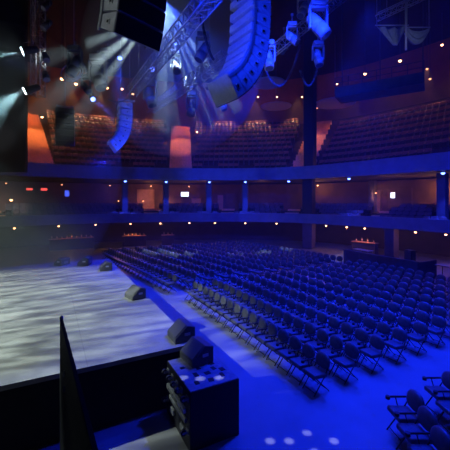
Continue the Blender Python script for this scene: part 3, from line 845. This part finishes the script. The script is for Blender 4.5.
# ------------------------------------------------------------------ stage and house lighting
def gobo(o, sx, sy, lo, hi, soft=1.0):
    l = o.data; l.use_nodes = True; nt = l.node_tree
    em = nt.nodes['Emission']
    tc = nt.nodes.new('ShaderNodeTexCoord'); sp = nt.nodes.new('ShaderNodeSeparateXYZ')
    nt.links.new(tc.outputs['Normal'], sp.inputs[0])
    dx = nt.nodes.new('ShaderNodeMath'); dx.operation = 'DIVIDE'; dy = nt.nodes.new('ShaderNodeMath'); dy.operation = 'DIVIDE'
    nt.links.new(sp.outputs['X'], dx.inputs[0]); nt.links.new(sp.outputs['Z'], dx.inputs[1])
    nt.links.new(sp.outputs['Y'], dy.inputs[0]); nt.links.new(sp.outputs['Z'], dy.inputs[1])
    cb_ = nt.nodes.new('ShaderNodeCombineXYZ'); nt.links.new(dx.outputs[0], cb_.inputs[0]); nt.links.new(dy.outputs[0], cb_.inputs[1])
    mp = nt.nodes.new('ShaderNodeMapping'); mp.inputs['Scale'].default_value = (sx, sy, 1)
    nt.links.new(cb_.outputs[0], mp.inputs['Vector'])
    n = nt.nodes.new('ShaderNodeTexNoise'); n.inputs['Scale'].default_value = 1; n.inputs['Detail'].default_value = 3; n.inputs['Distortion'].default_value = .6
    nt.links.new(mp.outputs[0], n.inputs['Vector'])
    r = nt.nodes.new('ShaderNodeMapRange'); r.inputs['From Min'].default_value = .38; r.inputs['From Max'].default_value = .80
    r.inputs['To Min'].default_value = lo; r.inputs['To Max'].default_value = hi
    nt.links.new(n.outputs['Fac'], r.inputs['Value']); nt.links.new(r.outputs['Result'], em.inputs['Strength'])
k1 = lamp('SPOT', 'stage_wash', uw(13, -11.5, 12.5), 29000, (.84, 1, .90), uw(13.0, -4.4, 1.4), 54, .3, .08)
gobo(k1, 44, 15, .2, 1.05)
# blue house wash over the chairs
for (u, w, e) in ((4, 6, 3000), (7, 10, 4000), (11, 13, 3200), (15, 9, 3000), (20, 12, 3200), (25, 10, 3000), (3, 14, 2600), (14, 18, 2600), (18, 6.5, 2600), (23, 7, 3000)):
    lamp('SPOT', 'house_blue', uw(u+4, w+4, 14.5), e*3.3, BLUE, uw(u, w, 0), 70, 1, .35)
for (u, w) in ((8, 9), (13, 13), (19, 11)):  # added blue fill on the chair fronts, apart from the house wash
    lamp('SPOT', 'front_blue_fill', uw(u-4, w-7, 15), 3200, (.006, .035, 1), uw(u, w, .5), 58, 1, .3)
lamp('SPOT', 'corner_blue_fill', uw(9.5, 9.5, 13), 5000, BLUE, uw(6.7, 2.9, 1.2), 24, 1, .2)  # added blue spot to brighten the monitor and cabinet tops
# blue light from the stage side onto the balcony fronts
for src, aim, e in (((-6, 17, 7), on(s_of_px(75), 0, 6), 1300), ((3.5, 8, 11.5), on(s_of_px(200), 0, 6), 10000), ((6.6, 7, 11), on(s_of_px(310), 0, 6), 9000), ((10, 9, 10), on(s_of_px(440), 0, 6), 5000)):
    lamp('SPOT', 'balcony_blue', src, e*2.2, BLUE, aim, 44, 1, .3)
# blue on the main array
lamp('SPOT', 'array_blue', (-1.0, 4.8, 8.4), 2300, (.006, .03, 1), at(236, 38, 10.4), 42, .8, .1)
lamp('SPOT', 'array_blue', (-3.4, 15.2, 4.5), 2600, (.006, .03, 1), at(122, 128, 18), 40, .8, .1)
lamp('SPOT', 'fixture_blue', (3.4, 8, 11), 450, (.008, .03, 1), at(318, 25, 12), 30, .8, .1)
lamp('SPOT', 'rig_white_fill', (2.5, 9.5, 4), 300, (.8, .9, 1), at(262, 50, 13.5), 34, 1, .1)  # added white fills, aimed up from below at the hanging fixtures
lamp('SPOT', 'rig_white_fill', (-7, 6, 4), 900, (.8, .95, .95), at(105, 60, 14), 34, 1, .1)
lamp('SPOT', 'drape_light', (9, 12, 10), 260, (.7, .85, .9), at(405, 30, 19), 40, 1, .1)
lamp('SPOT', 'side_white_fill', (-9, 5, 8.6), 420, (.85, .95, 1), (-2.9, 7.6, 9.7), 20, .8, .08)  # added white spot to lighten the left side of the near array
lamp('SPOT', 'truss_blue_fill', uw(9, -1, 8), 1300, (.01, .045, 1), uw(12.5, 3.8, 10.3), 52, 1, .1)  # added blue fill on the front truss and the smoke around it
# beams
for k, (px, py) in enumerate(BEAMS):
    aim = at(px, py, 26)
    lamp('SPOT', 'beam', PB, 24000, (.42, .62, 1), aim, 4.5 if k % 3 else 7, .35, .03)
lamp('SPOT', 'beam_wash', PB+Vector((.1, .1, 0)), 4500, (.05, .12, 1), at(205, 80, 18), 64, 1, .05)
for px, py, e in ((95, 62, 3000), (85, 74, 2600), (105, 80, 3000), (70, 50, 2000)):
    lamp('SPOT', 'beam', at(150, 20, 12), e*6, (.7, .85, .9), at(px, py, 15), 8, .8, .04)
p = at(120, 56, 17); lamp('SPOT', 'par_beam', p+Vector((0, -.3, -.3)), 1500, (.02, .07, 1), p+Vector((.5, -1, -6)), 30, .8, .05)
p = at(92, 98, 17); lamp('SPOT', 'par_beam', p+Vector((.2, -.2, -.2)), 1200, (.05, .1, 1), p+Vector((2, -1, -1.5)), 25, .8, .05)
lamp('SPOT', 'tower_beam', tA+Vector((-.35, -.2, -.15)), 2000, (.6, .95, 1), tA+Vector((-5, -2, -2.2)), 26, .7, .05)
lamp('SPOT', 'tower_beam', tB+Vector((-.35, -.2, -.2)), 3600, (.6, .95, 1), tB+Vector((-4.5, -1.5, -4)), 50, .7, .05)
# small pools of light on floor and cabinet top
SRC = uw(5, 9, 13)
for px, py, z in ((270, 441, 0), (289, 441, 0), (307, 433, 0), (334, 441, 0), (315, 452, 0), (183, 378, 1.17), (200, 379, 1.17), (219, 378, 1.17)):
    Y = (CAMH-z)*FPX/(py-HZ); q = Vector(((px-225)/FPX*Y, Y, z))
    lamp('SPOT', 'pin_spot', SRC, 8000, (.7, .78, 1), q, .85, 1, .01)

# ------------------------------------------------------------------ haze, world, camera
def haze_cloud(c, r, dens, label):
    b = MB(); b.ball((0, 0, 0), 1, 32, 20); o = b.build('haze', hm(dens)); o.location = c; o.scale = r
    tag(o, label, 'haze', None, 'stuff')
def hm(d):
    m = bpy.data.materials.new('haze_volume'); m.use_nodes = True; nt = m.node_tree
    nt.nodes.remove(nt.nodes['Principled BSDF'])
    v = nt.nodes.new('ShaderNodeVolumeScatter'); v.inputs['Density'].default_value = d; v.inputs['Color'].default_value = (.78, .95, 1, 1); v.inputs['Anisotropy'].default_value = .1  # teal cast of the light is put into the scatter colour
    nt.links.new(v.outputs[0], nt.nodes['Material Output'].inputs['Volume']); return m
haze_cloud((-2.2, 14.6, 11.0), (3.9, 3.9, 4.2), .07, 'blue smoke drifting in the light beams under the roof rig')
haze_cloud((-10.2, 15.5, 6.6), (5.2, 4.4, 6.4), .035, 'pale grey haze over the far left of the stage')
w = bpy.data.worlds.new('World'); S.world = w; w.use_nodes = True
nt = w.node_tree; bg = nt.nodes['Background']; bg.inputs['Color'].default_value = (.004, .006, .02, 1); bg.inputs['Strength'].default_value = .1
vs = nt.nodes.new('ShaderNodeVolumeScatter'); vs.inputs['Density'].default_value = .0012; vs.inputs['Anisotropy'].default_value = .2
vs.inputs['Color'].default_value = (1, 1, 1, 1)
nt.links.new(vs.outputs[0], nt.nodes['World Output'].inputs['Volume'])
cam = bpy.data.cameras.new('camera'); co = bpy.data.objects.new('camera', cam); COL.objects.link(co)
co.location = (0, 0, CAMH); co.rotation_euler = (R(90), 0, 0)
cam.sensor_width = 36; cam.lens = 36*FPX/450; cam.shift_y = -(225-HZ)/450; cam.clip_end = 300; cam.clip_start = .05
S.camera = co
S.view_settings.view_transform = 'Standard'; S.view_settings.look = 'None'
S.view_settings.exposure = 0; S.view_settings.gamma = 1; S.view_settings.use_curve_mapping = False
S.cycles.use_denoising = True
S.cycles.volume_bounces = 0; S.cycles.max_bounces = 4
